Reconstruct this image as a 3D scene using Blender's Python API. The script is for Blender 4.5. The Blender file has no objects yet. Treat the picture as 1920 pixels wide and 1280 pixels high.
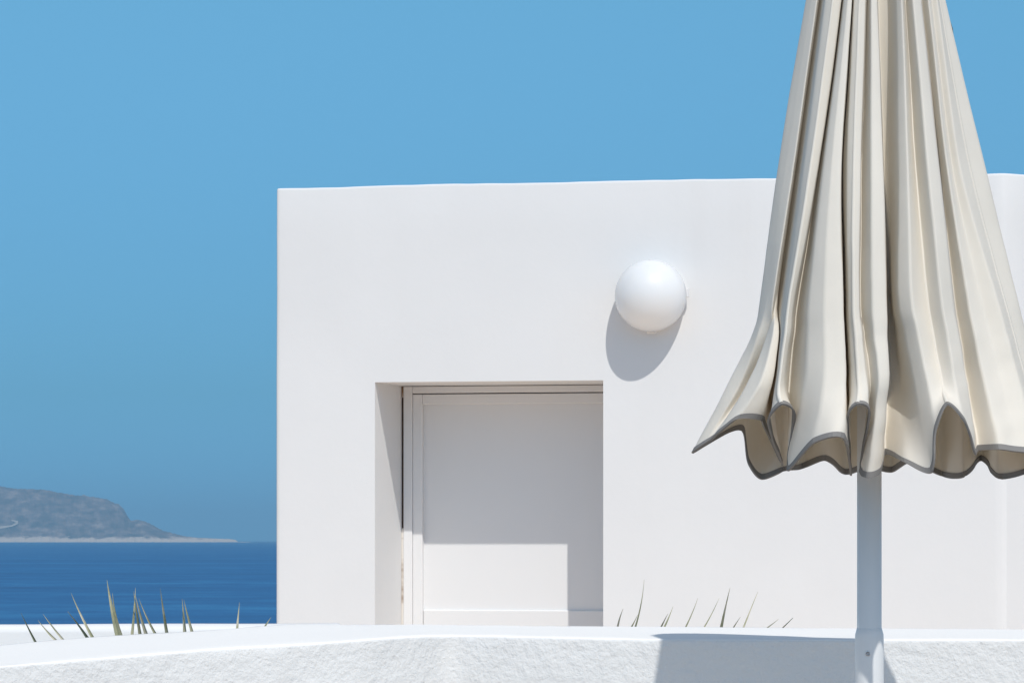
import bpy, bmesh, math, random
from mathutils import Vector, noise
from mathutils.bvhtree import BVHTree

random.seed(7)
scene = bpy.context.scene
COL = scene.collection

# ------------------------------------------------------------------ camera
F = 7816.0          # focal length in photo pixels (1920 wide)
YH = 1012.0         # photo row of the eye level
E = 1.15            # eye height above the near terrace
cam = bpy.data.cameras.new('camera')
cam.sensor_width = 36.0
cam.lens = F / 1920 * 36.0
cam.shift_y = (YH - 640) / 1920
cam.clip_start = 0.2
cam.clip_end = 200000
camo = bpy.data.objects.new('camera', cam)
COL.objects.link(camo)
camo.location = (0, 0, E)
camo.rotation_euler = (math.radians(90), 0, 0)
scene.camera = camo


def P(px, py, d):
    """world point at distance d seen at photo pixel (px, py)"""
    return Vector(((px - 960) / F * d, d, E - (py - YH) / F * d))


# ------------------------------------------------------------------ light
SUN = Vector((0.298, -1.095, 1.426)).normalized()
ELEV = math.asin(SUN.z)
AZ = math.atan2(SUN.x, SUN.y)
world = bpy.data.worlds.new('World')
scene.world = world
world.use_nodes = True
nt = world.node_tree
nt.nodes.clear()
wo = nt.nodes.new('ShaderNodeOutputWorld')
bg = nt.nodes.new('ShaderNodeBackground')
sky = nt.nodes.new('ShaderNodeTexSky')
sky.sky_type = 'NISHITA'
sky.sun_disc = False
sky.sun_elevation = ELEV
sky.sun_rotation = AZ
sky.altitude = 0
sky.air_density = 1.0
sky.dust_density = 0.3
sky.ozone_density = 2.0
bg.inputs['Strength'].default_value = 0.15
# a deep blue low down, brightened and warmed aloft as added fill light: the same tint all round the compass, eased with height above the horizon
tc_ = nt.nodes.new('ShaderNodeTexCoord')
sp_ = nt.nodes.new('ShaderNodeSeparateXYZ')
nt.links.new(tc_.outputs['Generated'], sp_.inputs[0])
rp_ = nt.nodes.new('ShaderNodeValToRGB')
SKY_TINT = [(0.0, (0.12, 0.37, 0.85)), (0.035, (0.13, 0.335, 0.61)), (0.07, (0.17, 0.385, 0.61)), (0.129, (0.25, 0.50, 0.64)),
            (0.174, (0.33, 0.63, 0.73)), (0.259, (0.50, 0.79, 0.86)), (0.342, (0.78, 0.89, 0.88)), (0.5, (1.18, 1.08, 0.88)),
            (0.866, (1.72, 1.25, 0.87))]
while len(rp_.color_ramp.elements) < len(SKY_TINT):
    rp_.color_ramp.elements.new(0.5)
for e_, (p_, c_) in zip(rp_.color_ramp.elements, SKY_TINT):
    e_.position = p_
    e_.color = (c_[0] / 1.8, c_[1] / 1.8, c_[2] / 1.8, 1)
nt.links.new(sp_.outputs['Z'], rp_.inputs['Fac'])
mu_ = nt.nodes.new('ShaderNodeVectorMath')
mu_.operation = 'MULTIPLY'
nt.links.new(sky.outputs[0], mu_.inputs[0])
nt.links.new(rp_.outputs[0], mu_.inputs[1])
sc_ = nt.nodes.new('ShaderNodeVectorMath')
sc_.operation = 'SCALE'
sc_.inputs['Scale'].default_value = 1.8
nt.links.new(mu_.outputs[0], sc_.inputs[0])
nt.links.new(sc_.outputs[0], bg.inputs['Color'])
nt.links.new(bg.outputs[0], wo.inputs['Surface'])

sun = bpy.data.lights.new('sun', 'SUN')
sun.energy = 2.9
sun.angle = math.radians(0.53)
sun.color = (1.0, 0.965, 0.91)
suno = bpy.data.objects.new('sun', sun)
COL.objects.link(suno)
suno.rotation_euler = SUN.to_track_quat('Z', 'Y').to_euler()
suno.location = (5, -10, 20)

vs = scene.view_settings
vs.view_transform = 'Standard'
vs.look = 'None'
vs.gamma = 1.0
vs.exposure = 0.0
vs.use_curve_mapping = False
scene.cycles.use_denoising = True
scene.cycles.max_bounces = 6
scene.cycles.diffuse_bounces = 4
scene.cycles.volume_bounces = 0


# ------------------------------------------------------------------ helpers
def new_mat(name, color=(0.8, 0.8, 0.8), rough=0.8, spec=0.3):
    m = bpy.data.materials.new(name)
    m.use_nodes = True
    b = m.node_tree.nodes['Principled BSDF']
    b.inputs['Base Color'].default_value = (*color, 1)
    b.inputs['Roughness'].default_value = rough
    b.inputs['Specular IOR Level'].default_value = spec
    return m, m.node_tree, b


def node(nt, t, **kw):
    n = nt.nodes.new(t)
    for k, v in kw.items():
        setattr(n, k, v)
    return n


def noise_tex(nt, scale, detail=4, rough=0.55, stretch=None, coords='Object', loc=None):
    tc = node(nt, 'ShaderNodeTexCoord')
    mp = node(nt, 'ShaderNodeMapping')
    if stretch:
        mp.inputs['Scale'].default_value = stretch
    if loc:
        mp.inputs['Location'].default_value = loc
    nt.links.new(tc.outputs[coords], mp.inputs['Vector'])
    n = node(nt, 'ShaderNodeTexNoise')
    n.inputs['Scale'].default_value = scale
    n.inputs['Detail'].default_value = detail
    n.inputs['Roughness'].default_value = rough
    nt.links.new(mp.outputs[0], n.inputs['Vector'])
    return n


def ramp(nt, src, stops):
    r = node(nt, 'ShaderNodeValToRGB')
    el = r.color_ramp.elements
    while len(el) < len(stops):
        el.new(0.5)
    for e, (p, c) in zip(el, stops):
        e.position = p
        e.color = (*c, 1) if len(c) == 3 else c
    nt.links.new(src, r.inputs['Fac'])
    return r


def add_bump(nt, b, src, strength, dist, prev=None):
    bp = node(nt, 'ShaderNodeBump')
    bp.inputs['Strength'].default_value = strength
    bp.inputs['Distance'].default_value = dist
    nt.links.new(src, bp.inputs['Height'])
    if prev is not None:
        nt.links.new(prev.outputs[0], bp.inputs['Normal'])
    nt.links.new(bp.outputs[0], b.inputs['Normal'])
    return bp


def link(name, me, mat, parent=None, smooth=False):
    o = bpy.data.objects.new(name, me)
    COL.objects.link(o)
    if mat is not None:
        me.materials.append(mat)
    if parent is not None:
        o.parent = parent
    if smooth:
        for p in me.polygons:
            p.use_smooth = True
    return o


def from_bm(name, bm, mat, parent=None, smooth=False, recalc=True):
    if recalc:
        bmesh.ops.recalc_face_normals(bm, faces=bm.faces[:])
    me = bpy.data.meshes.new(name)
    bm.to_mesh(me)
    bm.free()
    return link(name, me, mat, parent, smooth)


def from_py(name, verts, faces, mat, parent=None, smooth=False):
    me = bpy.data.meshes.new(name)
    me.from_pydata([tuple(v) for v in verts], [], faces)
    me.update()
    return link(name, me, mat, parent, smooth)


def tag(o, label=None, cat=None, group=None, kind=None):
    if label:
        o['label'] = label
    if cat:
        o['category'] = cat
    if group:
        o['group'] = group
    if kind:
        o['kind'] = kind
    return o


def empty(name, loc):
    o = bpy.data.objects.new(name, None)
    o.location = loc
    COL.objects.link(o)
    return o


def reparent(o, parent):
    """parent while keeping world-space mesh coordinates"""
    o.parent = parent
    o.matrix_parent_inverse = parent.matrix_basis.inverted() if parent.type == 'EMPTY' and parent.parent is None \
        else o.matrix_parent_inverse
    return o


def box_frame(fr, u0, u1, n0, n1, z0, z1, bev=0.0, seg=2):
    """a bevelled box in a local (u, n, z) frame"""
    bm = bmesh.new()
    vs_ = []
    for (u, n, z) in ((u0, n0, z0), (u1, n0, z0), (u1, n1, z0), (u0, n1, z0),
                      (u0, n0, z1), (u1, n0, z1), (u1, n1, z1), (u0, n1, z1)):
        vs_.append(bm.verts.new(fr(u, n, z)))
    for f in ((0, 1, 2, 3), (4, 5, 6, 7), (0, 1, 5, 4), (1, 2, 6, 5), (2, 3, 7, 6), (3, 0, 4, 7)):
        bm.faces.new([vs_[i] for i in f])
    if bev:
        bmesh.ops.bevel(bm, geom=bm.edges[:], offset=bev, segments=seg, profile=0.5, affect='EDGES')
    return bm


def lathe(profile, center, axis_u, axis_v, axis_n, seg=48):
    """profile = [(radius, height)] turned about axis_n"""
    verts, faces = [], []
    k = len(profile)
    for i in range(seg):
        a = 2 * math.pi * i / seg
        dirv = axis_u * math.cos(a) + axis_v * math.sin(a)
        for r, h in profile:
            verts.append(center + dirv * r + axis_n * h)
    for i in range(seg):
        j = (i + 1) % seg
        for q in range(k - 1):
            faces.append((i * k + q, j * k + q, j * k + q + 1, i * k + q + 1))
    faces.append([i * k + k - 1 for i in range(seg)])
    faces.append([i * k for i in reversed(range(seg))])
    return verts, faces


X, Y, Z = Vector((1, 0, 0)), Vector((0, 1, 0)), Vector((0, 0, 1))


# ------------------------------------------------------------------ materials
def plaster(name, col, bumps, tint=0.03):
    m, t, b = new_mat(name, col, 0.9, 0.15)
    n = noise_tex(t, 1.7, 5, 0.6)
    r = ramp(t, n.outputs['Fac'], [(0.3, tuple(c * (1 - tint) for c in col)), (0.7, col)])
    t.links.new(r.outputs[0], b.inputs['Base Color'])
    prev = None
    for sc, st, di in bumps:
        nn = noise_tex(t, sc, 5, 0.6)
        prev = add_bump(t, b, nn.outputs['Fac'], st, di, prev)
    return m


M_house = plaster('house_plaster', (0.80, 0.80, 0.795), [(2.2, 0.12, 0.02), (40.0, 0.14, 0.003)])
t = M_house.node_tree
b = t.nodes['Principled BSDF']
old = b.inputs['Base Color'].links[0].from_socket
st_ = noise_tex(t, 1.0, 6, 0.65, stretch=(7.0, 7.0, 0.5))
sr_ = ramp(t, st_.outputs['Fac'], [(0.30, (0.975, 0.97, 0.965)), (0.52, (1.0, 1.0, 1.0))])
tm_ = noise_tex(t, 1.1, 4, 0.6, loc=(3.0, 1.0, 2.0))
tr_ = ramp(t, tm_.outputs['Fac'], [(0.40, (0.0,) * 3), (0.70, (1.0,) * 3)])
mm_ = node(t, 'ShaderNodeMix', data_type='RGBA', blend_type='MULTIPLY')
t.links.new(tr_.outputs[0], mm_.inputs[0])
t.links.new(old, mm_.inputs[6])
t.links.new(sr_.outputs[0], mm_.inputs[7])
t.links.new(mm_.outputs[2], b.inputs['Base Color'])
M_wall = plaster('parapet_plaster', (0.82, 0.82, 0.81), [(6.0, 0.35, 0.02), (55.0, 0.75, 0.006), (150.0, 0.5, 0.003)])
M_cap_lit = plaster('parapet_cap_lit', (0.92, 0.905, 0.875), [(5.0, 0.05, 0.004)], 0.015)  # paler and warmer than the face: sunlight on the top put into the colour
M_door, t, b = new_mat('door_paint', (0.80, 0.80, 0.80), 0.45, 0.4)
n_ = noise_tex(t, 30, 3, 0.5)
add_bump(t, b, n_.outputs['Fac'], 0.05, 0.002)
M_dark, _, _ = new_mat('joint_dark_brown', (0.10, 0.06, 0.04), 0.95, 0.1)
M_sealant, t, b = new_mat('joint_filler', (0.55, 0.42, 0.3), 0.9, 0.1)
n_ = noise_tex(t, 5, 4, 0.6, stretch=(0.2, 0.2, 1))
r_ = ramp(t, n_.outputs['Fac'], [(0.36, (0.25, 0.16, 0.10)), (0.46, (0.74, 0.70, 0.64))])
t.links.new(r_.outputs[0], b.inputs['Base Color'])
M_opal, t, b = new_mat('opal_glass', (0.80, 0.81, 0.80), 0.24, 0.5)
b.inputs['Subsurface Weight'].default_value = 0.85
b.inputs['Subsurface Scale'].default_value = 0.35
b.inputs['Subsurface Radius'].default_value = (1.0, 0.95, 0.85)
M_metalw, _, _ = new_mat('white_metal', (0.75, 0.75, 0.75), 0.4, 0.5)
M_pole, t, b = new_mat('aluminium_pole', (0.80, 0.81, 0.81), 0.42, 0.5)
b.inputs['Metallic'].default_value = 0.0
n_ = noise_tex(t, 20, 4, 0.6, stretch=(1, 1, 0.1))
r_ = ramp(t, n_.outputs['Fac'], [(0.3, (0.36,) * 3), (0.7, (0.5,) * 3)])
t.links.new(r_.outputs[0], b.inputs['Roughness'])
M_screw, _, b = new_mat('steel_screw', (0.45, 0.45, 0.46), 0.4, 0.5)
b.inputs['Metallic'].default_value = 0.8


def cloth_mat(name, col, transl, weave):
    m, t, b = new_mat(name, col, 0.9, 0.1)
    n1 = noise_tex(t, 4, 4, 0.6)
    r = ramp(t, n1.outputs['Fac'], [(0.3, tuple(c * 0.93 for c in col)), (0.7, col)])
    t.links.new(r.outputs[0], b.inputs['Base Color'])
    n2 = noise_tex(t, 16, 4, 0.55, stretch=(1, 1, 0.45))
    p = add_bump(t, b, n2.outputs['Fac'], 0.16, 0.010)
    n3 = noise_tex(t, 900, 2, 0.5)
    add_bump(t, b, n3.outputs['Fac'], weave, 0.0006, p)
    out = t.nodes['Material Output']
    tr = node(t, 'ShaderNodeBsdfTranslucent')
    tr.inputs['Color'].default_value = (col[0], col[1] * 0.86, col[2] * 0.7, 1)
    mx = node(t, 'ShaderNodeMixShader')
    mx.inputs[0].default_value = transl
    t.links.new(b.outputs[0], mx.inputs[1])
    t.links.new(tr.outputs[0], mx.inputs[2])
    t.links.new(mx.outputs[0], out.inputs['Surface'])
    return m


M_cloth = cloth_mat('cream_canvas', (0.90, 0.865, 0.785), 0.23, 0.25)
M_hem = cloth_mat('grey_binding', (0.25, 0.24, 0.23), 0.02, 0.3)
M_strap = cloth_mat('dark_strap', (0.05, 0.055, 0.06), 0.0, 0.3)

M_leaf, t, b = new_mat('leaf_blade', (0.16, 0.19, 0.08), 0.55, 0.3)
n_ = noise_tex(t, 14, 3, 0.6)
r_ = ramp(t, n_.outputs['Fac'], [(0.3, (0.22, 0.23, 0.14)), (0.5, (0.38, 0.37, 0.24)), (0.68, (0.60, 0.55, 0.43))])
t.links.new(r_.outputs[0], b.inputs['Base Color'])

M_floor = plaster('terrace_cement', (0.52, 0.45, 0.38), [(30.0, 0.3, 0.004)], 0.08)
M_court = plaster('courtyard_paving', (0.90, 0.70, 0.53), [(30.0, 0.3, 0.004)], 0.1)
M_soil = plaster('bed_gravel', (0.45, 0.40, 0.34), [(60.0, 0.7, 0.02)], 0.3)
M_ground, t, b = new_mat('dry_scrub', (0.2, 0.17, 0.11), 0.95, 0.1)
n_ = noise_tex(t, 0.35, 6, 0.65)
r_ = ramp(t, n_.outputs['Fac'], [(0.35, (0.09, 0.10, 0.05)), (0.5, (0.2, 0.17, 0.11)), (0.7, (0.33, 0.28, 0.2))])
t.links.new(r_.outputs[0], b.inputs['Base Color'])

# sea: deep blue water with wind lanes
M_sea, t, b = new_mat('sea_water', (0.02, 0.1, 0.25), 0.45, 0.25)
lane = noise_tex(t, 1.0, 5, 0.7, stretch=(0.0006, 0.007, 1))
chop = noise_tex(t, 1.0, 6, 0.7, stretch=(0.05, 0.035, 1))
mx = node(t, 'ShaderNodeMix', data_type='FLOAT')
mx.inputs[0].default_value = 0.5
t.links.new(lane.outputs['Fac'], mx.inputs[2])
t.links.new(chop.outputs['Fac'], mx.inputs[3])
r_ = ramp(t, mx.outputs[0], [(0.36, (0.003, 0.062, 0.185)), (0.5, (0.005, 0.090, 0.255)), (0.64, (0.018, 0.155, 0.35))])
t.links.new(r_.outputs[0], b.inputs['Base Color'])
rip = noise_tex(t, 1.0, 4, 0.6, stretch=(0.12, 0.3, 1))
add_bump(t, b, rip.outputs['Fac'], 0.5, 1.0)

# ------------------------------------------------------------------ sea, ground, island
SEA = E - 10.0
R_SEA = 46000.0
bm = bmesh.new()
bmesh.ops.create_circle(bm, cap_ends=True, radius=R_SEA, segments=256)
for v in bm.verts:
    v.co.z = SEA
tag(from_bm('sea', bm, M_sea), kind='structure')


def smooth01(a):
    a = max(0.0, min(1.0, a))
    return a * a * (3 - 2 * a)


# the headland the houses stand on: one sheet falling to the shore
NX, NY = 90, 90
verts, faces = [], []
for j in range(NY + 1):
    for i in range(NX + 1):
        x = -150 + 300 * i / NX
        y = -120 + 260 * j / NY
        r = max(abs(x) / 14.0, (y - 26) / 10.0 if y > 26 else 0, (-y - 16) / 10 if y < -16 else 0)
        z = -0.75
        drop = max(0.0, abs(x) - 14, (y - 24), (-y - 16))
        z -= 15.0 * smooth01(drop / 95.0)
        z += noise.noise((x * 0.09, y * 0.09, 3.3)) * 0.9 * smooth01(drop / 20.0) - 0.12 * smooth01(drop / 3)
        verts.append((x, y, z))
for j in range(NY):
    for i in range(NX):
        a = j * (NX + 1) + i
        faces.append((a, a + 1, a + NX + 2, a + NX + 1))
tag(from_py('ground', verts, faces, M_ground, smooth=True), kind='structure')

# island
ISD = 20000.0
PXM = ISD / F
sk = [(-900, 960), (-700, 935), (-500, 918), (-300, 908), (-120, 905), (0, 910), (30, 914), (60, 916), (90, 917),
      (130, 925), (180, 931), (205, 937), (222, 947), (232, 958), (238, 970), (246, 979), (262, 975), (272, 977),
      (288, 986), (310, 996), (345, 1005), (370, 1008), (400, 1009.5), (430, 1010.5), (441, 1012), (446, 1016), (470, 1020)]


def skyline(px):
    for (a, ya), (b_, yb) in zip(sk, sk[1:]):
        if a <= px <= b_:
            return ya + (yb - ya) * (px - a) / (b_ - a)
    return 1020


M_isl, t, b = new_mat('island_scrub_and_rock', (0.1, 0.1, 0.08), 0.95, 0.1)
geo = node(t, 'ShaderNodeNewGeometry')
sep = node(t, 'ShaderNodeSeparateXYZ')
t.links.new(geo.outputs['Position'], sep.inputs[0])
n1 = noise_tex(t, 0.016, 7, 0.62, stretch=(1, 0.4, 2.0))
scr = ramp(t, n1.outputs['Fac'], [(0.38, (0.095, 0.078, 0.066)), (0.52, (0.18, 0.135, 0.115)), (0.68, (0.34, 0.26, 0.215))])
n2 = noise_tex(t, 0.02, 5, 0.6)
ma = node(t, 'ShaderNodeMath', operation='MULTIPLY_ADD')
ma.inputs[1].default_value = 60.0
t.links.new(n2.outputs['Fac'], ma.inputs[0])
t.links.new(sep.outputs['Z'], ma.inputs[2])
mr = node(t, 'ShaderNodeMapRange')
mr.inputs['From Min'].default_value = SEA + 46
mr.inputs['From Max'].default_value = SEA + 56
t.links.new(ma.outputs[0], mr.inputs['Value'])
mixc = node(t, 'ShaderNodeMix', data_type='RGBA')
mixc.inputs[6].default_value = (0.55, 0.45, 0.36, 1)
t.links.new(mr.outputs[0], mixc.inputs[0])
t.links.new(scr.outputs[0], mixc.inputs[7])
t.links.new(mixc.outputs[2], b.inputs['Base Color'])

prof = [(-60, -14), (0, -3), (15, 10), (40, 20), (120, 27), (260, 34)]
verts, faces = [], []
cols = [-900 + 12 * i for i in range(73)] + [-24 + 1.5 * i for i in range(330)]
rows = [-60, -20, 0, 10, 22, 40, 70, 110, 160, 220, 290, 370, 460, 560, 680, 800, 950, 1150, 1400, 1800, 2400]
for px in cols:
    H = max(0.0, (1016 - skyline(px)) * PXM * 1.02)
    for q, ry in enumerate(rows):
        xw = (px - 960) / F * (ISD + ry)
        s = ry
        low = -12 + 12 * smooth01((s + 60) / 60) + min(H, 26) * smooth01(s / 45) + min(max(H - 26, 0), 12) * smooth01((s - 60) / 160)
        rest = max(0, H - 38)
        rise = smooth01((s - 90) / 600) if s < 700 else 1 - 0.5 * smooth01((s - 800) / 1600)
        z = low + rest * (0.25 * smooth01((s - 60) / 250) + 0.75 * rise if s < 700 else rise)
        k = noise.fractal((xw * 0.006, s * 0.006, 1.0), 0.9, 2.0, 5)
        amp = 16 * smooth01((s - 60) / 150) * smooth01((H - 20) / 60) + 2.5
        if 600 < s < 900:
            amp *= 0.45
        z += k * amp * (1 if s > -10 else 0)
        z += 4.5 * noise.noise((xw * 0.07, s * 0.05, 5.0)) * smooth01((s - 40) / 60) * smooth01((H - 8) / 30)
        wob = noise.noise((px * 0.05, 7.7, 0.1)) * 25 + noise.noise((px * 0.25, 2.7, 0.1)) * 8
        z += noise.noise((px * 0.12, 1.1, s * 0.02)) * 5 * smooth01(s / 20) * smooth01((90 - s) / 60)
        verts.append((xw, ISD + s + wob, SEA + z))
nr = len(rows)
for i in range(len(cols) - 1):
    for q in range(nr - 1):
        a = i * nr + q
        faces.append((a, a + nr, a + nr + 1, a + 1))
isl = tag(from_py('island', verts, faces, M_isl, smooth=True), kind='structure')
isl_bvh = BVHTree.FromPolygons([Vector(v) for v in verts], faces)

# pale quarry track on the island slope
M_track, _, _ = new_mat('pale_track', (0.42, 0.36, 0.29), 0.95, 0.1)
tv_, tf_ = [], []
for (px, py, hw) in [(-30, 991, 3.0), (-5, 989.5, 2.6), (10, 988, 2.0), (22, 986, 1.4), (30, 982, 2.2), (34, 979.5, 3.0), (27, 977.0, 1.6), (21, 975.5, 0.7)]:
    for dy in (-hw, hw):
        d_ = (P(px, py + dy, 1000.0) - Vector((0, 0, E))).normalized()
        hit = isl_bvh.ray_cast(Vector((0, 0, E)), d_)[0]
        tv_.append(hit + Vector((0, -4.0, 2.0)) if hit else P(px, py + dy, ISD + 200))
for i in range(0, len(tv_) - 2, 2):
    tf_.append((i, i + 2, i + 3, i + 1))
o = from_py('track', tv_, tf_, M_track)
o.parent = isl

# the air between: one even box of haze
bm = bmesh.new()
bmesh.ops.create_cube(bm, size=1.0)
for v in bm.verts:
    v.co = Vector((v.co.x * 96000, v.co.y * 96000, (SEA - 1) if v.co.z < 0 else 340))
M_haze = bpy.data.materials.new('haze_air')
M_haze.use_nodes = True
t = M_haze.node_tree
t.nodes.clear()
o_ = node(t, 'ShaderNodeOutputMaterial')
pv = node(t, 'ShaderNodeVolumePrincipled')
pv.inputs['Color'].default_value = (0.36, 0.715, 1.0, 1)
pv.inputs['Density'].default_value = 5.0e-5
pv.inputs['Anisotropy'].default_value = 0.0
t.links.new(pv.outputs[0], o_.inputs['Volume'])
tag(from_bm('haze', bm, M_haze), 'thin pale sea haze in the air', kind='stuff')

# ------------------------------------------------------------------ floors
def slab(name, x0, x1, y0, y1, z0, z1, mat):
    return tag(from_bm(name, box_frame(lambda u, n, z: Vector((u, n, z)), x0, x1, y0, y1, z0, z1), mat), kind='structure')


slab('terrace_floor', -9, 9, -13, 9.2, -0.7, 0.0, M_floor)
slab('courtyard_floor', -9, 9, 12.2, 23.5, -0.72, -0.25, M_court)
slab('planting_bed', -9, 9, 9.2, 12.2, -0.71, 0.42, M_soil)

# ------------------------------------------------------------------ near parapet wall
sec = [(2700, 1180, 1198, 8.8), (2300, 1179, 1197.5, 8.82), (1920, 1178, 1197, 8.84), (1700, 1176, 1197, 8.85), (1450, 1174, 1197, 8.86),
       (1200, 1172, 1196, 8.88), (1000, 1170, 1192, 8.92), (900, 1169.5, 1190, 8.95), (840, 1169, 1189.5, 8.96), (780, 1168, 1191, 8.90),
       (700, 1168, 1196, 8.83), (620, 1168, 1202, 8.78), (560, 1167, 1206, 8.75), (515, 1169, 1208.5, 8.72),
       (400, 1178, 1215, 8.66), (200, 1189.5, 1231, 8.53), (0, 1206, 1247, 8.40), (-300, 1230, 1272, 8.2), (-700, 1262, 1305, 7.9)]


def catmull(p0, p1, p2, p3, t):
    return tuple(0.5 * ((2 * b_) + (c - a) * t + (2 * a - 5 * b_ + 4 * c - d) * t * t + (-a + 3 * b_ - 3 * c + d) * t ** 3)
                 for a, b_, c, d in zip(p0, p1, p2, p3))


path = []
for i in range(len(sec) - 1):
    p0 = sec[max(i - 1, 0)]
    p3 = sec[min(i + 2, len(sec) - 1)]
    nsub = max(3, int(abs(sec[i][0] - sec[i + 1][0]) / 9))
    for k in range(nsub):
        path.append(catmull(p0, sec[i], sec[i + 1], p3, k / nsub))
path.append(sec[-1])
fronts, backs = [], []
for (px, yb, yf, df) in path:
    f_ = P(px, yf, df)
    z = f_.z
    db = df * (yf - YH) / (yb - YH)
    fronts.append(f_)
    backs.append(Vector(((px - 960) / F * db, db, z)))
verts, faces = [], []
RR = 0.008
nprof = None
for i, (f_, b_) in enumerate(zip(fronts, backs)):
    tv = (fronts[min(i + 1, len(fronts) - 1)] - fronts[max(i - 1, 0)])
    tv.z = 0
    tv.normalize()
    inn = Vector((-tv.y, tv.x, 0))
    if inn.y < 0:
        inn = -inn
    pts = []
    for h in (0.0, 0.3, 0.55, 0.75, 0.82, 0.88, 0.92, 0.95, 0.97):
        pts.append(Vector((f_.x, f_.y, f_.z * h)))
    pts.append(f_ - Z * 0.022)
    for q in range(0, 6):
        a = math.pi / 2 * q / 5
        pts.append(f_ + inn * (RR * (1 - math.cos(a))) - Z * (RR * (1 - math.sin(a))))
    top0 = pts[-1]
    for q in range(1, 9):
        w = q / 9
        p = top0.lerp(b_, w)
        pts.append(p)
    pts.append(b_ - Z * 0.003)
    pts.append(b_ + inn * 0.012 - Z * 0.02)
    pts.append(Vector((b_.x, b_.y, 0.30)) + inn * 0.012)
    out = []
    for q, p in enumerate(pts):
        n1 = noise.noise(p * 4.0) * 0.004 + noise.noise(p * 16.0) * 0.0018 + noise.noise(p * 45.0) * 0.0010
        wq = 1.0 if q <= 10 else max(0.0, math.cos(math.pi / 2 * (q - 10) / 5)) if q <= 15 else 0.0
        d = -inn * n1 * wq + Z * n1 * 0.45 * (1 - wq)
        out.append(p + d)
    nprof = len(out)
    verts += out
for i in range(len(fronts) - 1):
    for q in range(nprof - 1):
        a = i * nprof + q
        faces.append((a, a + 1, a + nprof + 1, a + nprof))
faces.append([q for q in range(nprof)])
faces.append([(len(fronts) - 1) * nprof + q for q in reversed(range(nprof))])
pw = from_py('parapet_wall', verts, faces, M_wall, smooth=True)
pw.data.materials.append(M_cap_lit)
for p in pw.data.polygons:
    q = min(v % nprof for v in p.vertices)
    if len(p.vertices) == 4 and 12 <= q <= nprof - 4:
        p.material_index = 1          # trowelled smooth on top, sunlight put into its paler colour
tag(pw, 'thick rough white plaster parapet wall curving across the foreground', 'wall')

# low wall at the far side of the planting bed
def rough_wall(name, a, b_, thick, z0, z1, mat, label):
    bm_v, bm_f = [], []
    N = 120
    d = (b_ - a)
    L = d.length
    d.normalize()
    inn = Vector((-d.y, d.x, 0))
    for i in range(N + 1):
        p = a + d * (L * i / N)
        ring = [(0, z0), (0, z1 - 0.02), (0.004, z1 - 0.008), (0.014, z1), (thick * 0.5, z1 + 0.002), (thick - 0.014, z1), (thick, z1 - 0.014), (thick, z0)]
        for (n_, z) in ring:
            q = p + inn * n_
            q = Vector((q.x, q.y, z))
            q.z += noise.noise((q.x * 2.1, q.y * 2.0, 1.7)) * 0.006 if z > z0 else 0
            bm_v.append(q)
    k = 8
    for i in range(N):
        for j in range(k - 1):
            s = i * k + j
            bm_f.append((s, s + k, s + k + 1, s + 1))
    bm_f.append(list(range(k)))
    bm_f.append([N * k + j for j in reversed(range(k))])
    return tag(from_py(name, bm_v, bm_f, mat, smooth=True), label, 'wall')


wa, wb = P(-500, 1173, 12.3), P(640, 1173, 12.45)
rough_wall('garden_wall', Vector((wa.x, wa.y, 0)), Vector((wb.x, wb.y, 0)), 0.3, -0.5, P(200, 1173, 12.4).z, M_house,
           'low white wall beyond the spiky leaves at the left, in front of the sea')

# ------------------------------------------------------------------ house
HT = 1.5168          # roof edge above the eye


def hd(px):
    return HT * F / (660 + 27 * (px - 517) / 1363.0)


A = Vector(((517 - 960) / F * hd(517), hd(517), 0))
B = Vector(((1882 - 960) / F * hd(1882), hd(1882), 0))
U = (B - A).normalized()
NIN = Vector((-U.y, U.x, 0))      # into the house
LW = (B - A).length
ZB, ZT = -0.25, E + HT


def HF(u, n, z):                  # local frame of the front wall; n > 0 goes into the house
    return Vector((A.x, A.y, 0)) + U * u + NIN * n + Vector((0, 0, z))


def u_at(px, n=0.0):
    """u of the plane n seen at photo column px"""
    k = (px - 960) / F
    o = A + NIN * n
    return (k * o.y - o.x) / (U.x - k * U.y)


def z_at(px, py, n=0.0):
    u = u_at(px, n)
    d = (A + NIN * n + U * u).y
    return E - (py - YH) / F * d


house = empty('house', (A + U * (LW / 2)) + Vector((0, 0, ZB)))
tag(house, 'white cube house with flat roof and a deep set door', 'house')
HUP = 1.0


def part(o, parent=house):
    """children keep world coordinates under an Empty that only has a location"""
    o.parent = parent
    loc = Vector((0, 0, 0))
    q = parent
    while q is not None:
        loc += q.location
        q = q.parent
    o.location = -loc
    return o


UO0, UO1 = u_at(703), u_at(1131)
ZO = (z_at(703, 717) + z_at(1131, 712)) / 2
TD = 0.446
# plan path of the outer wall, from the back of the left side round to the right wing
C_dir = Vector((math.cos(math.radians(42)), math.sin(math.radians(42)), 0))
plan = []
left_back = A + NIN * 4.2
for k in range(0, 30):
    plan.append((left_back.lerp(A + NIN * 0.02, k / 29), None))
plan.append((A + NIN * 0.006 + U * 0.002, None))
plan.append((A + NIN * 0.001 + U * 0.008, None))
us = sorted(set([0.02 + (LW - 0.06) * i / 140 for i in range(141)] + [UO0, UO1]))
us = [u for u in us if u in (UO0, UO1) or min(abs(u - UO0), abs(u - UO1)) > 0.008]
for u in us:
    plan.append((A + U * u, u))
plan.append((B + NIN * 0.002 - U * 0.012, None))
plan.append((B + NIN * 0.002 + U * 0.006 + C_dir * 0.012, None))
for k in range(1, 30):
    plan.append((B + C_dir * (0.05 + 2.6 * k / 29), None))
ends = plan[-1][0]
verts, faces = [], []
ROWS = None
info = []
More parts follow.
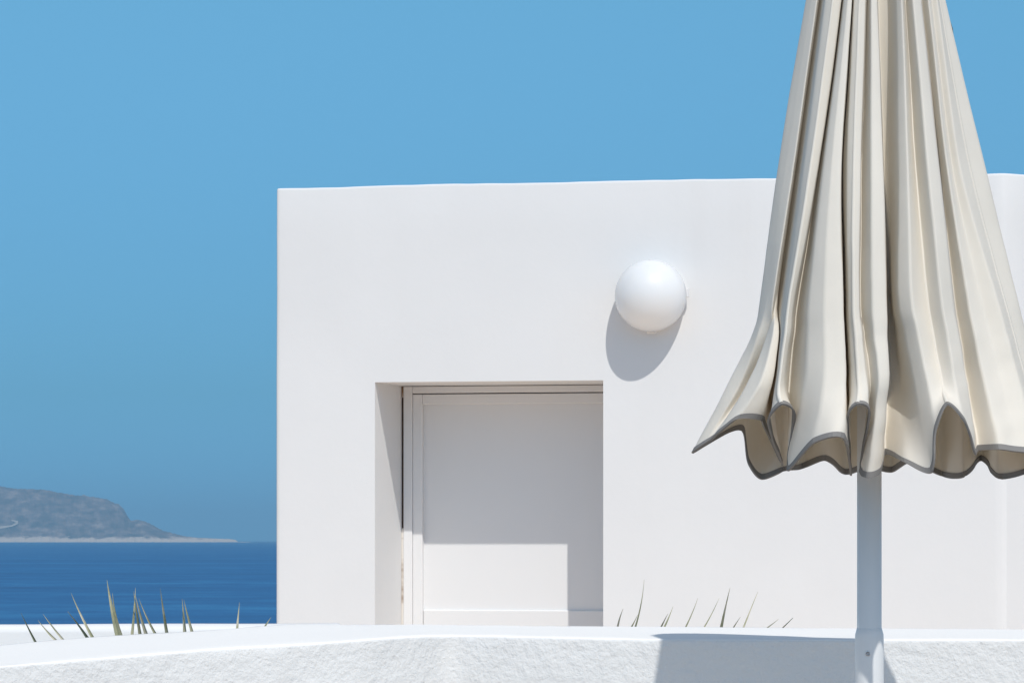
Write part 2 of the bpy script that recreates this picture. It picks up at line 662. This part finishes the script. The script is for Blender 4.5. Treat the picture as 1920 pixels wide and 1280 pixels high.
for i, (p, u) in enumerate(plan):
    t0 = plan[max(i - 1, 0)][0]
    t1 = plan[min(i + 1, len(plan) - 1)][0]
    d = (t1 - t0).normalized()
    inn = Vector((-d.y, d.x, 0))
    wob = noise.noise((p.x * 1.3, p.y * 1.3, 0.4)) * 0.006 + noise.noise((p.x * 9, p.y * 9, 0.4)) * 0.0025
    zt = ZT + wob
    ring = [(0, ZB), (0, ZO), (0, ZO + 0.4), (0, ZT - 0.2), (0, zt - 0.010), (0.001, zt - 0.004), (0.004, zt - 0.001), (0.01, zt),
            (0.22, zt), (0.23, zt - 0.015), (0.23, ZT - 0.20)]
    ROWS = len(ring)
    for j, (n_, z) in enumerate(ring):
        q = p + inn * n_ + Vector((0, 0, z))
        if 2 <= j <= 6:
            q -= inn * (noise.noise(q * 1.1) * 0.006 + noise.noise(q * 6) * 0.0015)
        verts.append(q)
    info.append(u)
for i in range(len(plan) - 1):
    for j in range(ROWS - 1):
        if j == 0 and info[i] is not None and info[i + 1] is not None and info[i] >= UO0 - 1e-6 and info[i + 1] <= UO1 + 1e-6:
            continue
        a = i * ROWS + j
        faces.append((a, a + ROWS, a + ROWS + 1, a + 1))
# the reveal of the door opening
def quad(*pts):
    s = len(verts)
    verts.extend(pts)
    faces.append(list(range(s, s + len(pts))))


DEEP = TD + 0.12
quad(HF(UO0, 0, ZB), HF(UO0, 0, ZO), HF(UO0, DEEP, ZO), HF(UO0, DEEP, ZB))
quad(HF(UO1, 0, ZB), HF(UO1, DEEP, ZB), HF(UO1, DEEP, ZO), HF(UO1, 0, ZO))
quad(HF(UO0, 0, ZO), HF(UO1, 0, ZO), HF(UO1, DEEP, ZO), HF(UO0, DEEP, ZO))
quad(HF(UO0 - .3, DEEP, ZB), HF(UO0 - .3, DEEP, ZO + .2), HF(UO1 + .3, DEEP, ZO + .2), HF(UO1 + .3, DEEP, ZB))
wallo = part(from_py('wall', verts, faces, M_house, smooth=False))
me = wallo.data
for p in me.polygons:
    p.use_smooth = p.area < 0.2
bm = bmesh.new()
poly = [plan[0][0], A + NIN * 0.1 + U * 0.1, B + NIN * 0.1 - U * 0.05, ends, ends + NIN * 3.2, left_back + U * 0.1]
top = [bm.verts.new((p.x, p.y, ZT - 0.17)) for p in poly]
bot = [bm.verts.new((p.x, p.y, ZT - 0.35)) for p in poly]
bm.faces.new(top)
bm.faces.new(list(reversed(bot)))
for i in range(len(poly)):
    j = (i + 1) % len(poly)
    bm.faces.new((top[i], bot[i], bot[j], top[j]))
part(from_bm('roof', bm, M_house))
bk0, bk1 = left_back, ends + NIN * 3.2
bd = (bk1 - bk0).normalized()
bn = Vector((-bd.y, bd.x, 0))
Lb = (bk1 - bk0).length
part(from_bm('wall', box_frame(lambda u, n, z: bk0 + bd * u + bn * n + Vector((0, 0, z)), 0.0, Lb, -0.22, 0.002, ZB, ZT - 0.004), M_house))
sd = NIN
part(from_bm('wall', box_frame(lambda u, n, z: ends + NIN * u - U * n + Vector((0, 0, z)), 0.24, 3.0, -0.0, 0.22, ZB, ZT - 0.006), M_house))

# door: fixed frame and leaf
FRW = u_at(770, TD) - u_at(752, TD)
ZFT = z_at(760, 738, TD)          # joint under the frame head
ub0 = UO0 + 0.010
door_w0 = u_at(771.5, TD)
door_w1 = UO1 - FRW - 0.004
fr = empty('door_frame', (0, 0, 0))
bpy.data.objects.remove(fr)
part(from_bm('door_frame', box_frame(HF, ub0, ub0 + FRW - 0.004, TD, TD + 0.10, ZB, ZO - 0.002, 0.003), M_door))
part(from_bm('door_frame', box_frame(HF, UO1 - FRW, UO1 - 0.004, TD, TD + 0.10, ZB, ZO - 0.002, 0.003), M_door))
part(from_bm('door_frame', box_frame(HF, ub0 + FRW - 0.0035, UO1 - FRW - 0.0005, TD + 0.002, TD + 0.10, ZFT + 0.002, ZO - 0.0025, 0.003), M_door))
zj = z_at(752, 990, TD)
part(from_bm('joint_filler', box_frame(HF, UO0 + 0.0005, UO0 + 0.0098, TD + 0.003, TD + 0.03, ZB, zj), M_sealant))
part(from_bm('joint_gap', box_frame(HF, UO0 + 0.0005, UO0 + 0.0098, TD + 0.016, TD + 0.03, zj + 0.001, ZO - 0.05), M_dark))  # upper stretch of the joint is dark brown, pale patchy filler below
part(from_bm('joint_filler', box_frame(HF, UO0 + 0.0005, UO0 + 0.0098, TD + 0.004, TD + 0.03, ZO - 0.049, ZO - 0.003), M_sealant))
leaf = empty('door', (0, 0, 0))
leaf.parent = house
leaf.location = HF((UO0 + UO1) / 2, TD, ZB) - house.location


def dpart(name, u0, u1, n0, n1, z0, z1, bev=0.003):
    return part(from_bm(name, box_frame(HF, u0, u1, n0, n1, z0, z1, bev), M_door), leaf)


sw = u_at(790, TD + 0.01) - u_at(772, TD + 0.01)
zr = z_at(900, 757, TD + 0.01)
zb_rail = z_at(900, 1143, TD + 0.03)
NL = TD + 0.010
dl0, dl1 = door_w0 + 0.003, door_w1 - 0.003
dpart('stile', dl0, dl0 + sw, NL, NL + 0.05, ZB + 0.01, ZFT - 0.002)
dpart('stile', dl1 - sw, dl1, NL, NL + 0.05, ZB + 0.01, ZFT - 0.002)
dpart('top_rail', dl0 + sw + 0.0005, dl1 - sw - 0.0005, NL + 0.001, NL + 0.05, zr, ZFT - 0.0025)
dpart('panel', dl0 + sw - 0.004, dl1 - sw + 0.004, NL + 0.030, NL + 0.045, ZB + 0.012, zr + 0.004, 0.001)
dpart('bottom_rail', dl0 + sw + 0.0005, dl1 - sw - 0.0005, NL + 0.018, NL + 0.044, ZB + 0.013, zb_rail, 0.004)
# lever handle on the hidden right stile
v_, f_ = lathe([(0.004, 0), (0.026, 0.0), (0.026, 0.008), (0.012, 0.012), (0.012, 0.05), (0.004, 0.05)],
               HF(dl1 - sw * 0.5, NL, ZB + 1.02), U, Z, -NIN, 20)
part(from_py('handle', v_, f_, M_metalw), leaf)

# ------------------------------------------------------------------ wall lamp
lu, lz = u_at(1226, 0.0), z_at(1226, 556, 0.0)
LR = 0.1515
lamp = empty('wall_lamp', HF(lu, 0.0, lz))
tag(lamp, 'round white opal glass lamp on the house wall above the door', 'lamp')
base = [(0.0, -0.002), (LR * 0.93, -0.002), (LR * 0.94, 0.028), (LR * 0.90, 0.034), (0.0, 0.034)]
v_, f_ = lathe(base, HF(lu, 0, lz), U, Z, -NIN, 64)
o = part(from_py('base_plate', v_, f_, M_metalw, smooth=False), lamp)
gl = []
for i in range(0, 22):
    a = -0.30 + (math.pi / 2 + 0.30) * i / 21
    gl.append((LR * math.cos(a) if i < 21 else 0.0005, 0.070 + 0.145 * math.sin(a)))
v_, f_ = lathe([(0.02, gl[0][1] + 0.002)] + gl, HF(lu, 0, lz), U, Z, -NIN, 80)
o = part(from_py('globe', v_, f_, M_opal, smooth=True), lamp)
part(from_bm('clip', box_frame(HF, lu - 0.022, lu + 0.018, -0.055, -0.034, lz - LR - 0.006, lz - LR + 0.010, 0.003), M_metalw), lamp)
part(from_bm('clip', box_frame(HF, lu + LR * 0.97, lu + LR * 0.97 + 0.012, -0.055, -0.034, lz - 0.008, lz + 0.03, 0.003), M_metalw), lamp)

# ------------------------------------------------------------------ spiky plants behind the parapet
def blade(base, low, a, tip, side, width, seg=14):
    """tapered, channelled leaf: up from the root, then nearly straight to its point"""
    vs_, fs_ = [], []
    side_pref = X
    pts = []
    for i in range(seg + 1):
        s = i / seg
        if s < 0.3:
            pts.append(base.lerp(low, s / 0.3))
        else:
            k = (s - 0.3) / 0.7
            pts.append(low.lerp(tip, k) + side * (4 * k * (1 - k) - 0.8))
    for i, p in enumerate(pts):
        s = i / seg
        d = (pts[min(i + 1, seg)] - pts[max(i - 1, 0)]).normalized()
        sd_ = (side_pref - d * side_pref.dot(d)).normalized()
        nn = d.cross(sd_)
        w = width * (0.8 + 0.6 * s if s < 0.45 else 1.07 * (1 - (s - 0.45) / 0.55)) * 0.8 + 0.0003
        vs_ += [p - sd_ * w, p + nn * w * 0.55, p + sd_ * w, p + nn * (w * 0.55 + 0.0015)]
    for i in range(seg):
        a = i * 4
        for q in range(4):
            r = (q + 1) % 4
            fs_.append((a + q, a + r, a + 4 + r, a + 4 + q))
    fs_.append((0, 3, 2, 1))
    fs_.append((seg * 4, seg * 4 + 1, seg * 4 + 2, seg * 4 + 3))
    return vs_, fs_


def plant(name, label, root_px, depth, blades, group):
    """blades: (x at the wall top, y, tip x, tip y, width px, bend)"""
    root = P(root_px, 1190, depth)
    root.z = 0.40
    e = empty(name, root)
    tag(e, label, 'plant', group)
    for (bx_, by_, tx, ty, w, bend) in blades:
        dd = depth + random.uniform(-0.12, 0.12)
        a = P(bx_, by_, dd)
        tip = P(tx, ty, dd + random.uniform(-0.05, 0.05))
        # carry the leaf on down to the root
        low = a + (a - tip) * 0.5
        low.z = max(low.z, root.z + 0.06)
        start = Vector((root.x + (low.x - root.x) * 0.6, root.y + (low.y - root.y) * 0.5, root.z + 0.01))
        side = (tip - a).cross(Y).normalized() * (tip - a).length * 0.10 * (bend + random.uniform(-0.35, 0.35))
        v_, f_ = blade(start, low, a, tip, side, w * (0.72 if bx_ == 1353 else 0.56 if bx_ > 1000 else 0.9) / F * dd)
        part(from_py('leaf', v_, f_, M_leaf, smooth=False), e)
    return e


plant('spiky_plant', 'leftmost spiky plant, a few thin leaf tips over the parapet', 95, 10.6,
      [(64, 1198, 39, 1149, 3.2, 0), (102, 1197, 70, 1163, 3.4, 0.5), (116, 1196, 80, 1151, 3.2, 0.5)], 'spiky plants in the bed')
plant('spiky_plant', 'spiky plant with two slanting leaves left of the broad pale leaf', 175, 10.7,
      [(161, 1191, 128, 1145, 4.2, 0), (172, 1191, 131, 1112, 4.2, 0.6)], 'spiky plants in the bed')
plant('spiky_plant', 'spiky plant with the tallest, broadest pale green leaf before the sea', 224, 10.7,
      [(221, 1187, 198, 1087, 8.5, 0), (226, 1187, 207, 1112, 4.5, 0.3)], 'spiky plants in the bed')
plant('spiky_plant', 'tufted spiky plant with several leaves crossing before the sea', 268, 10.8,
      [(248, 1185, 255, 1101, 4.0, 0), (262, 1185, 250, 1108, 4.5, 0.2), (273, 1185, 252, 1114, 5.0, 0.2), (290, 1185, 258, 1122, 3.6, 0.4)],
      'spiky plants in the bed')
plant('spiky_plant', 'spiky plant with one upright pale pointed leaf before the sea', 312, 10.9,
      [(312, 1181, 300, 1103, 4.5, 0.3)], 'spiky plants in the bed')
plant('spiky_plant', 'spiky plant with two short joined leaves before the sea', 352, 10.9,
      [(346, 1180, 342, 1122, 4.4, 0), (359, 1180, 344, 1124, 4.0, 0.3)], 'spiky plants in the bed')
plant('spiky_plant', 'small faint spiky plant just left of the house corner', 447, 11.0,
      [(445, 1173, 449, 1128, 3.0, 0.2), (498, 1172, 508, 1156, 2.2, 0)], 'spiky plants in the bed')
plant('spiky_plant', 'spiky plant right of the door with a long thin curved leaf', 1180, 10.9,
      [(1159, 1171, 1167, 1140, 4.0, 0.2), (1192, 1171, 1212, 1087, 3.4, -0.8), (1186, 1171, 1196, 1152, 2.5, 0)], 'spiky plants in the bed')
plant('spiky_plant', 'short spiky plant under the lamp, between two taller ones', 1250, 10.9,
      [(1247, 1172, 1263, 1136, 3.8, -0.3), (1241, 1172, 1252, 1150, 3.2, 0), (1287, 1172, 1310, 1121, 3.0, -0.3)], 'spiky plants in the bed')
plant('spiky_plant', 'spiky plant with two dark upright leaves nearest the parasol', 1355, 11.0,
      [(1322, 1172, 1350, 1121, 2.6, -0.3), (1353, 1173, 1368, 1101, 4.8, 0), (1395, 1173, 1421, 1108, 3.6, -0.2), (1377, 1173, 1388, 1156, 2.2, 0)],
      'spiky plants in the bed')
plant('spiky_plant', 'tiny spiky plant with faint short tips left of the parasol pole', 1462, 11.0,
      [(1443, 1173, 1460, 1160, 1.8, 0), (1471, 1173, 1487, 1158, 2.2, -0.2)], 'spiky plants in the bed')

# ------------------------------------------------------------------ parasol
UD = 8.15
paras = empty('parasol', Vector(((1630 - 960) / F * UD, UD, 0.0)))
tag(paras, 'closed cream canvas parasol with grey bound hem on a pale metal pole', 'parasol')
PC = Vector((paras.location.x, paras.location.y, 0))
pr = 23.0 / F * UD
ztop_pole = P(1640, -232, UD).z
v_, f_ = lathe([(pr * 0.96, 0.05), (pr, 0.06), (pr, ztop_pole)], PC, X, Y, Z, 40)
o = part(from_py('pole', v_, f_, M_pole, smooth=True), paras)
zs = P(1630, 1181, UD).z
sr = 27.0 / F * UD
v_, f_ = lathe([(sr, 0.045), (sr, zs - 0.018), (sr * 0.985, zs - 0.008), (pr * 1.02, zs + 0.004), (pr * 0.99, zs + 0.0045)], PC, X, Y, Z, 40)
slv = part(from_py('sleeve', v_, f_, M_pole, smooth=True), paras)
sc = P(1627, 1225, UD - sr)
v_, f_ = lathe([(0.0005, -0.003), (0.0042, -0.003), (0.0042, 0.002), (0.003, 0.0035), (0.0015, 0.0025)], sc, X, Z, -Y, 16)
part(from_py('screw', v_, f_, M_screw), paras)
bm = box_frame(lambda u, n, z: PC + Vector((u, n, z)), -0.35, 0.35, -0.35, 0.35, 0.0, 0.06, 0.012)
part(from_bm('base', bm, M_floor), paras)
v_, f_ = lathe([(0.001, 0), (0.05, 0.0), (0.052, 0.015), (0.028, 0.03), (0.012, 0.04), (0.001, 0.045)],
               Vector((PC.x, PC.y, ztop_pole - 0.005)), X, Y, Z, 24)
part(from_py('finial', v_, f_, M_pole, smooth=True), paras)

# fold lines of the hanging cloth: photo columns at rows 0, 312, 550, 720 and the hem point, depth as a share of the half width
FR = [
    # x0    x312  x550  x720  xh    yh    q_up   q_low  q_hem
    (1512, 1459, 1427, 1364, 1298, 848, -0.26, -0.24, -0.14),
    (1522, 1474, 1440, 1388, 1318, 834, -0.42, -0.32, -0.24),
    (1532, 1488, 1452, 1404, 1336, 822, -0.53, -0.24, -0.30),
    (1534, 1490, 1456, 1400, 1346, 812, -0.46, -0.58, -0.50),
    (1535, 1491, 1458, 1424, 1384, 784, -0.40, -0.72, -0.58),
    (1536, 1492, 1459, 1446, 1424, 786, -0.30, -0.68, -0.52),
    (1536.5, 1492.5, 1459, 1443, 1436, 806, -0.22, -0.26, -0.22),
    (1537, 1493, 1459, 1445, 1466, 872, -0.18, -0.10, -0.06),
    (1548, 1508, 1475, 1454, 1441, 792, -0.72, -0.70, -0.62),
    (1562, 1520, 1483, 1461, 1464, 757, -0.84, -0.82, -0.76),
    (1577, 1534, 1491, 1470, 1489, 776, -0.80, -0.76, -0.64),
    (1579, 1536, 1498, 1480, 1478, 862, -0.50, -0.48, -0.46),
    (1584, 1546, 1519, 1508, 1480, 881, -0.90, -0.86, -0.60),
    (1590, 1560, 1545, 1545, 1526, 830, -0.98, -1.00, -0.92),
    (1597, 1577, 1579, 1587, 1581, 820, -0.98, -1.00, -0.98),
    (1598, 1579, 1582, 1588, 1598, 890, -0.62, -0.56, -0.36),
    (1602, 1589, 1590, 1597, 1588, 785, -0.93, -0.92, -0.84),
    (1612, 1601, 1600, 1610, 1606, 757, -1.00, -1.00, -0.94),
    (1622, 1613, 1610, 1624, 1629, 771, -0.96, -0.98, -0.88),
    (1625, 1616, 1613, 1630, 1612, 876, -0.72, -0.86, -0.58),
    (1634, 1634, 1636, 1646, 1626, 894, -1.00, -1.00, -0.78),
    (1644, 1655, 1661, 1664, 1649, 886, -0.96, -0.96, -0.74),
    (1646, 1657, 1663, 1665, 1657, 850, -0.44, -0.46, -0.52),
    (1666, 1668, 1670, 1686, 1698, 866, -0.52, -0.54, -0.80),
    (1682, 1686, 1684, 1714, 1746, 885, -0.90, -0.90, -0.94),
    (1691, 1702, 1708, 1742, 1754, 806, -1.00, -1.03, -0.98),
    (1698, 1717, 1738, 1768, 1776, 757, -0.72, -0.94, -1.00),
    (1712, 1740, 1764, 1792, 1810, 792, -0.98, -1.00, -0.97),
    (1726, 1759, 1785, 1812, 1829, 850, -0.86, -0.86, -0.82),
    (1728, 1762, 1788, 1814, 1833, 843, -0.54, -0.58, -0.64),
    (1741, 1776, 1812, 1846, 1874, 841, -0.72, -0.74, -0.78),
    (1746, 1786, 1836, 1878, 1905, 845, -0.58, -0.66, -0.74),
    (1757, 1800, 1866, 1912, 1945, 850, -0.62, -0.64, -0.66),
    (1761, 1818, 1880, 1926, 1962, 856, -0.44, -0.46, -0.46),
    (1772, 1847, 1905, 1948, 1985, 862, -0.30, -0.30, -0.24),
    # far side
    (1758, 1822, 1878, 1915, 1932, 884, 0.32, 0.32, 0.20),
    (1742, 1790, 1835, 1862, 1872, 896, 0.22, 0.18, 0.00),
    (1738, 1782, 1822, 1850, 1842, 862, 0.70, 0.70, 0.55),
    (1708, 1745, 1778, 1800, 1806, 893, 0.55, 0.55, 0.30),
    (1696, 1722, 1742, 1752, 1768, 892, 0.95, 0.92, 0.70),
    (1672, 1680, 1690, 1700, 1706, 866, 0.65, 0.65, 0.50),
    (1650, 1655, 1660, 1668, 1672, 884, 1.00, 1.00, 0.75),
    (1632, 1628, 1630, 1632, 1630, 876, 0.70, 0.70, 0.60),
    (1612, 1592, 1580, 1582, 1584, 888, 0.98, 0.96, 0.75),
    (1592, 1562, 1545, 1542, 1548, 862, 0.65, 0.65, 0.50),
    (1572, 1536, 1510, 1500, 1500, 878, 0.85, 0.85, 0.60),
    (1562, 1520, 1492, 1472, 1470, 882, 0.50, 0.50, 0.10),
    (1540, 1492, 1462, 1434, 1428, 897, 0.55, 0.50, 0.15),
    (1532, 1482, 1450, 1414, 1405, 868, 0.36, 0.34, 0.10),
    (1527, 1476, 1444, 1404, 1393, 806, 0.26, 0.26, 0.14),
    (1519, 1467, 1435, 1384, 1342, 824, 0.24, 0.20, 0.04),
]
NF = len(FR)
ROWY = [-215.0, -120.0, 0.0, 312.0, 550.0, 622.0, 720.0]
ROWR = [0.072, 0.112, 0.138, 0.203, 0.255, 0.272, 0.300, 0.365]
NSUBR = [8, 10, 12, 10, 4, 6, 10]
AT622 = {1512: (1413, -0.25), 1519: (1422, 0.22), 1522: (1424, -0.40), 1527: (1432, 0.26), 1532: (1443, -0.42), 1534: (1440, -0.46),
         1535: (1449, -0.60), 1536: (1459, -0.58)}   # the flank hangs straight down to here, then swings out


def ctrl(fr):
    """control points (px, py, depth offset) of one fold line from the top down"""
    x0, x1, x2, x3, xh, yh_, qu, ql, qh = fr
    xs = [1642 + (x0 - 1642) * 0.52, 1642 + (x0 - 1642) * 0.81, x0, x1, x2, AT622[x0][0] if x0 in AT622 else x2 + (x3 - x2) * 0.42, x3, xh]
    ys = ROWY + [yh_]
    # keep the next-to-last row above a high hem
    ys[6] = min(720.0, yh_ - 30.0)
    qs = [qu, qu, qu, qu, (qu + ql) / 2, AT622[x0][1] if x0 in AT622 else (qu + 2 * ql) / 3, ql, qh]
    if x0 in AT622:
        qs[4] = qu
    return [(x, y, q * r) for x, y, q, r in zip(xs, ys, qs, ROWR)]


lines = []
for fr_ in FR:
    c = ctrl(fr_)
    out = []
    for i in range(7):
        p0 = c[max(i - 1, 0)]
        p3 = c[min(i + 2, 7)]
        for k in range(NSUBR[i]):
            out.append(catmull(p0, c[i], c[i + 1], p3, k / NSUBR[i]))
    out.append(c[7])
    lines.append(out)
NROW = len(lines[0])
SUB = 8
NFRONT = 35


def soft(p0, p1, p2, p3, t, SMO):
    a = catmull(p0, p1, p2, p3, t)
    b_ = tuple(u + (v - u) * t for u, v in zip(p1, p2))
    return tuple(SMO * u + (1 - SMO) * v for u, v in zip(a, b_))


grid = []        # columns of world points
for i in range(NF):
    for k in range(SUB):
        s = k / SUB
        col = []
        for r in range(NROW):
            q = soft(lines[(i - 1) % NF][r], lines[i][r], lines[(i + 1) % NF][r], lines[(i + 2) % NF][r], s, 0.16 + 0.60 * smooth01((r / NROW - 0.82) / 0.17) if i < NFRONT else 0.9)
            w = P(q[0], q[1], UD + q[2])
            f = r / NROW
            amp = 0.0035 * f
            w += Vector((noise.noise((w.x * 14, w.y * 14, w.z * 5)), noise.noise((w.x * 14 + 9, w.y * 14, w.z * 5)), 0)) * amp
            w += Vector((noise.noise((w.x * 30, w.y * 30, w.z * 22 + 4)), noise.noise((w.x * 30 + 9, w.y * 30, w.z * 22)), 0)) * amp * 0.25
            w += Vector((0.4, -1.0, 0)) * noise.noise((w.x * 9 + w.z * 7, 3.0, w.z * 26 - w.x * 16)) * 0.0042 * smooth01((f - 0.55) / 0.3)
            col.append(w)
        grid.append(col)
NC = len(grid)
verts, faces = [], []
for col in grid:
    verts += col
for i in range(NC):
    j = (i + 1) % NC
    for r in range(NROW - 1):
        faces.append((i * NROW + r, i * NROW + r + 1, j * NROW + r + 1, j * NROW + r))
faces.append([i * NROW for i in range(NC)])
can = part(from_py('canopy', verts, faces, M_cloth, smooth=True), paras)
sol = can.modifiers.new('thickness', 'SOLIDIFY')
sol.thickness = 0.0012
sol.offset = 0

# grey binding sewn over the hem
def smoothed(vals, n=1):
    for _ in range(n):
        vals = [(vals[i - 1] + vals[i] * 2 + vals[(i + 1) % len(vals)]) / 4 for i in range(len(vals))]
    return vals


hem = [c[-1] for c in grid]
dn = smoothed([(c[-1] - c[-4]).normalized() for c in grid], 2)
HW, HTK = 0.0100, 0.0019


def up_col(c, dist):
    """point on a column of the cloth, dist above the hem measured along it"""
    q = len(c) - 1
    left = dist
    while q > 1:
        L = (c[q] - c[q - 1]).length
        if L >= left:
            return c[q].lerp(c[q - 1], left / L)
        left -= L
        q -= 1
    return c[q]


rows_ = [[up_col(c, a) for c in grid] for a in (0.0, HW * 0.33, HW * 0.67, HW)]
rows_[0] = [p + d * 0.0016 for p, d in zip(rows_[0], dn)]
nor_ = []
for i in range(NC):
    tv = (rows_[0][(i + 1) % NC] - rows_[0][i - 1]).normalized()
    d = (rows_[0][i] - rows_[3][i]).normalized()
    nor_.append(tv.cross(d).normalized())
verts, faces = [], []
for i in range(NC):
    nn = nor_[i].normalized()
    for q, side_ in ((3, -1), (2, -1), (1, -1), (0, -1), (0, 1), (1, 1), (2, 1), (3, 1)):
        verts.append(rows_[q][i] + nn * HTK * side_)
k = 8
for i in range(NC):
    j = (i + 1) % NC
    for q in range(k):
        r = (q + 1) % k
        faces.append((i * k + q, j * k + q, j * k + r, i * k + r))
hb = from_py('hem_binding', verts, faces, M_hem, smooth=False)
hb.parent = can

# stitched seams running down to the high points of the hem
for fi in (9, 17, 26, 33):
    ci = fi * SUB
    sv, sf = [], []
    for r in range(NROW - 1):
        c0, c1 = grid[ci - 1][r], grid[ci + 1][r]
        p = grid[ci][r]
        tv = (c1 - c0).normalized()
        dv = (grid[ci][r + 1] - p).normalized()
        nn = tv.cross(dv).normalized()
        if nn.dot(p - Vector((PC.x, PC.y, p.z))) < 0:
            nn = -nn
        w = 0.0022 + 0.0018 * r / NROW
        pk = 1.0 + (0.8 * abs(math.sin(r * 1.7)) if r > NROW - 8 else 0.0)
        sv += [p - tv * w + nn * 0.0004, p - tv * w * 0.6 + nn * 0.0022 * pk, p + tv * w * 0.6 + nn * 0.0022 * pk, p + tv * w + nn * 0.0004]
    for r in range(NROW - 2):
        for q in range(3):
            a = r * 4 + q
            sf.append((a, a + 1, a + 5, a + 4))
    so = from_py('seam', sv, sf, M_cloth, smooth=True)
    so.parent = can

# folded ribs inside, hanging from the hub
def tube(a, b_, r, seg=8):
    d = (b_ - a).normalized()
    s = d.cross(X if abs(d.x) < 0.8 else Y).normalized()
    t_ = d.cross(s)
    vs_, fs_ = [], []
    for p in (a, b_):
        for i in range(seg):
            an = 2 * math.pi * i / seg
            vs_.append(p + s * r * math.cos(an) + t_ * r * math.sin(an))
    for i in range(seg):
        j = (i + 1) % seg
        fs_.append((i, j, seg + j, seg + i))
    fs_.append(list(range(seg)))
    fs_.append(list(range(2 * seg - 1, seg - 1, -1)))
    return vs_, fs_


zh = ztop_pole - 0.03
v_, f_ = lathe([(pr, 0), (0.05, 0.0), (0.05, 0.03), (pr, 0.03)], Vector((PC.x, PC.y, zh - 0.02)), X, Y, Z, 24)
part(from_py('hub', v_, f_, M_pole), paras)
for k in range(8):
    an = 2 * math.pi * (k + 0.5) / 8
    dv = Vector((math.cos(an), math.sin(an), 0))
    v_, f_ = tube(PC + dv * 0.03 + Z * zh, PC + dv * 0.085 + Z * (E + 0.30), 0.006)
    part(from_py('rib', v_, f_, M_pole), paras)
# dark tie strap hanging at the right flank
bm = bmesh.new()
sp = [P(1770, 20, UD), P(1778, 40, UD + 0.01), P(1783, 56, UD + 0.01), P(1785, 74, UD + 0.01), P(1783, 92, UD)]
vv = []
for p in sp:
    vv.append([bm.verts.new(p + Vector((dx, dy, 0))) for dx, dy in ((-0.0025, -0.012), (0.0025, -0.012), (0.0025, 0.012), (-0.0025, 0.012))])
for a, b_ in zip(vv, vv[1:]):
    for q in range(4):
        bm.faces.new((a[q], a[(q + 1) % 4], b_[(q + 1) % 4], b_[q]))
bm.faces.new(vv[0])
bm.faces.new(vv[-1])
tag(part(from_bm('tie_strap', bm, M_strap), paras), 'dark strap at the right side of the canopy')
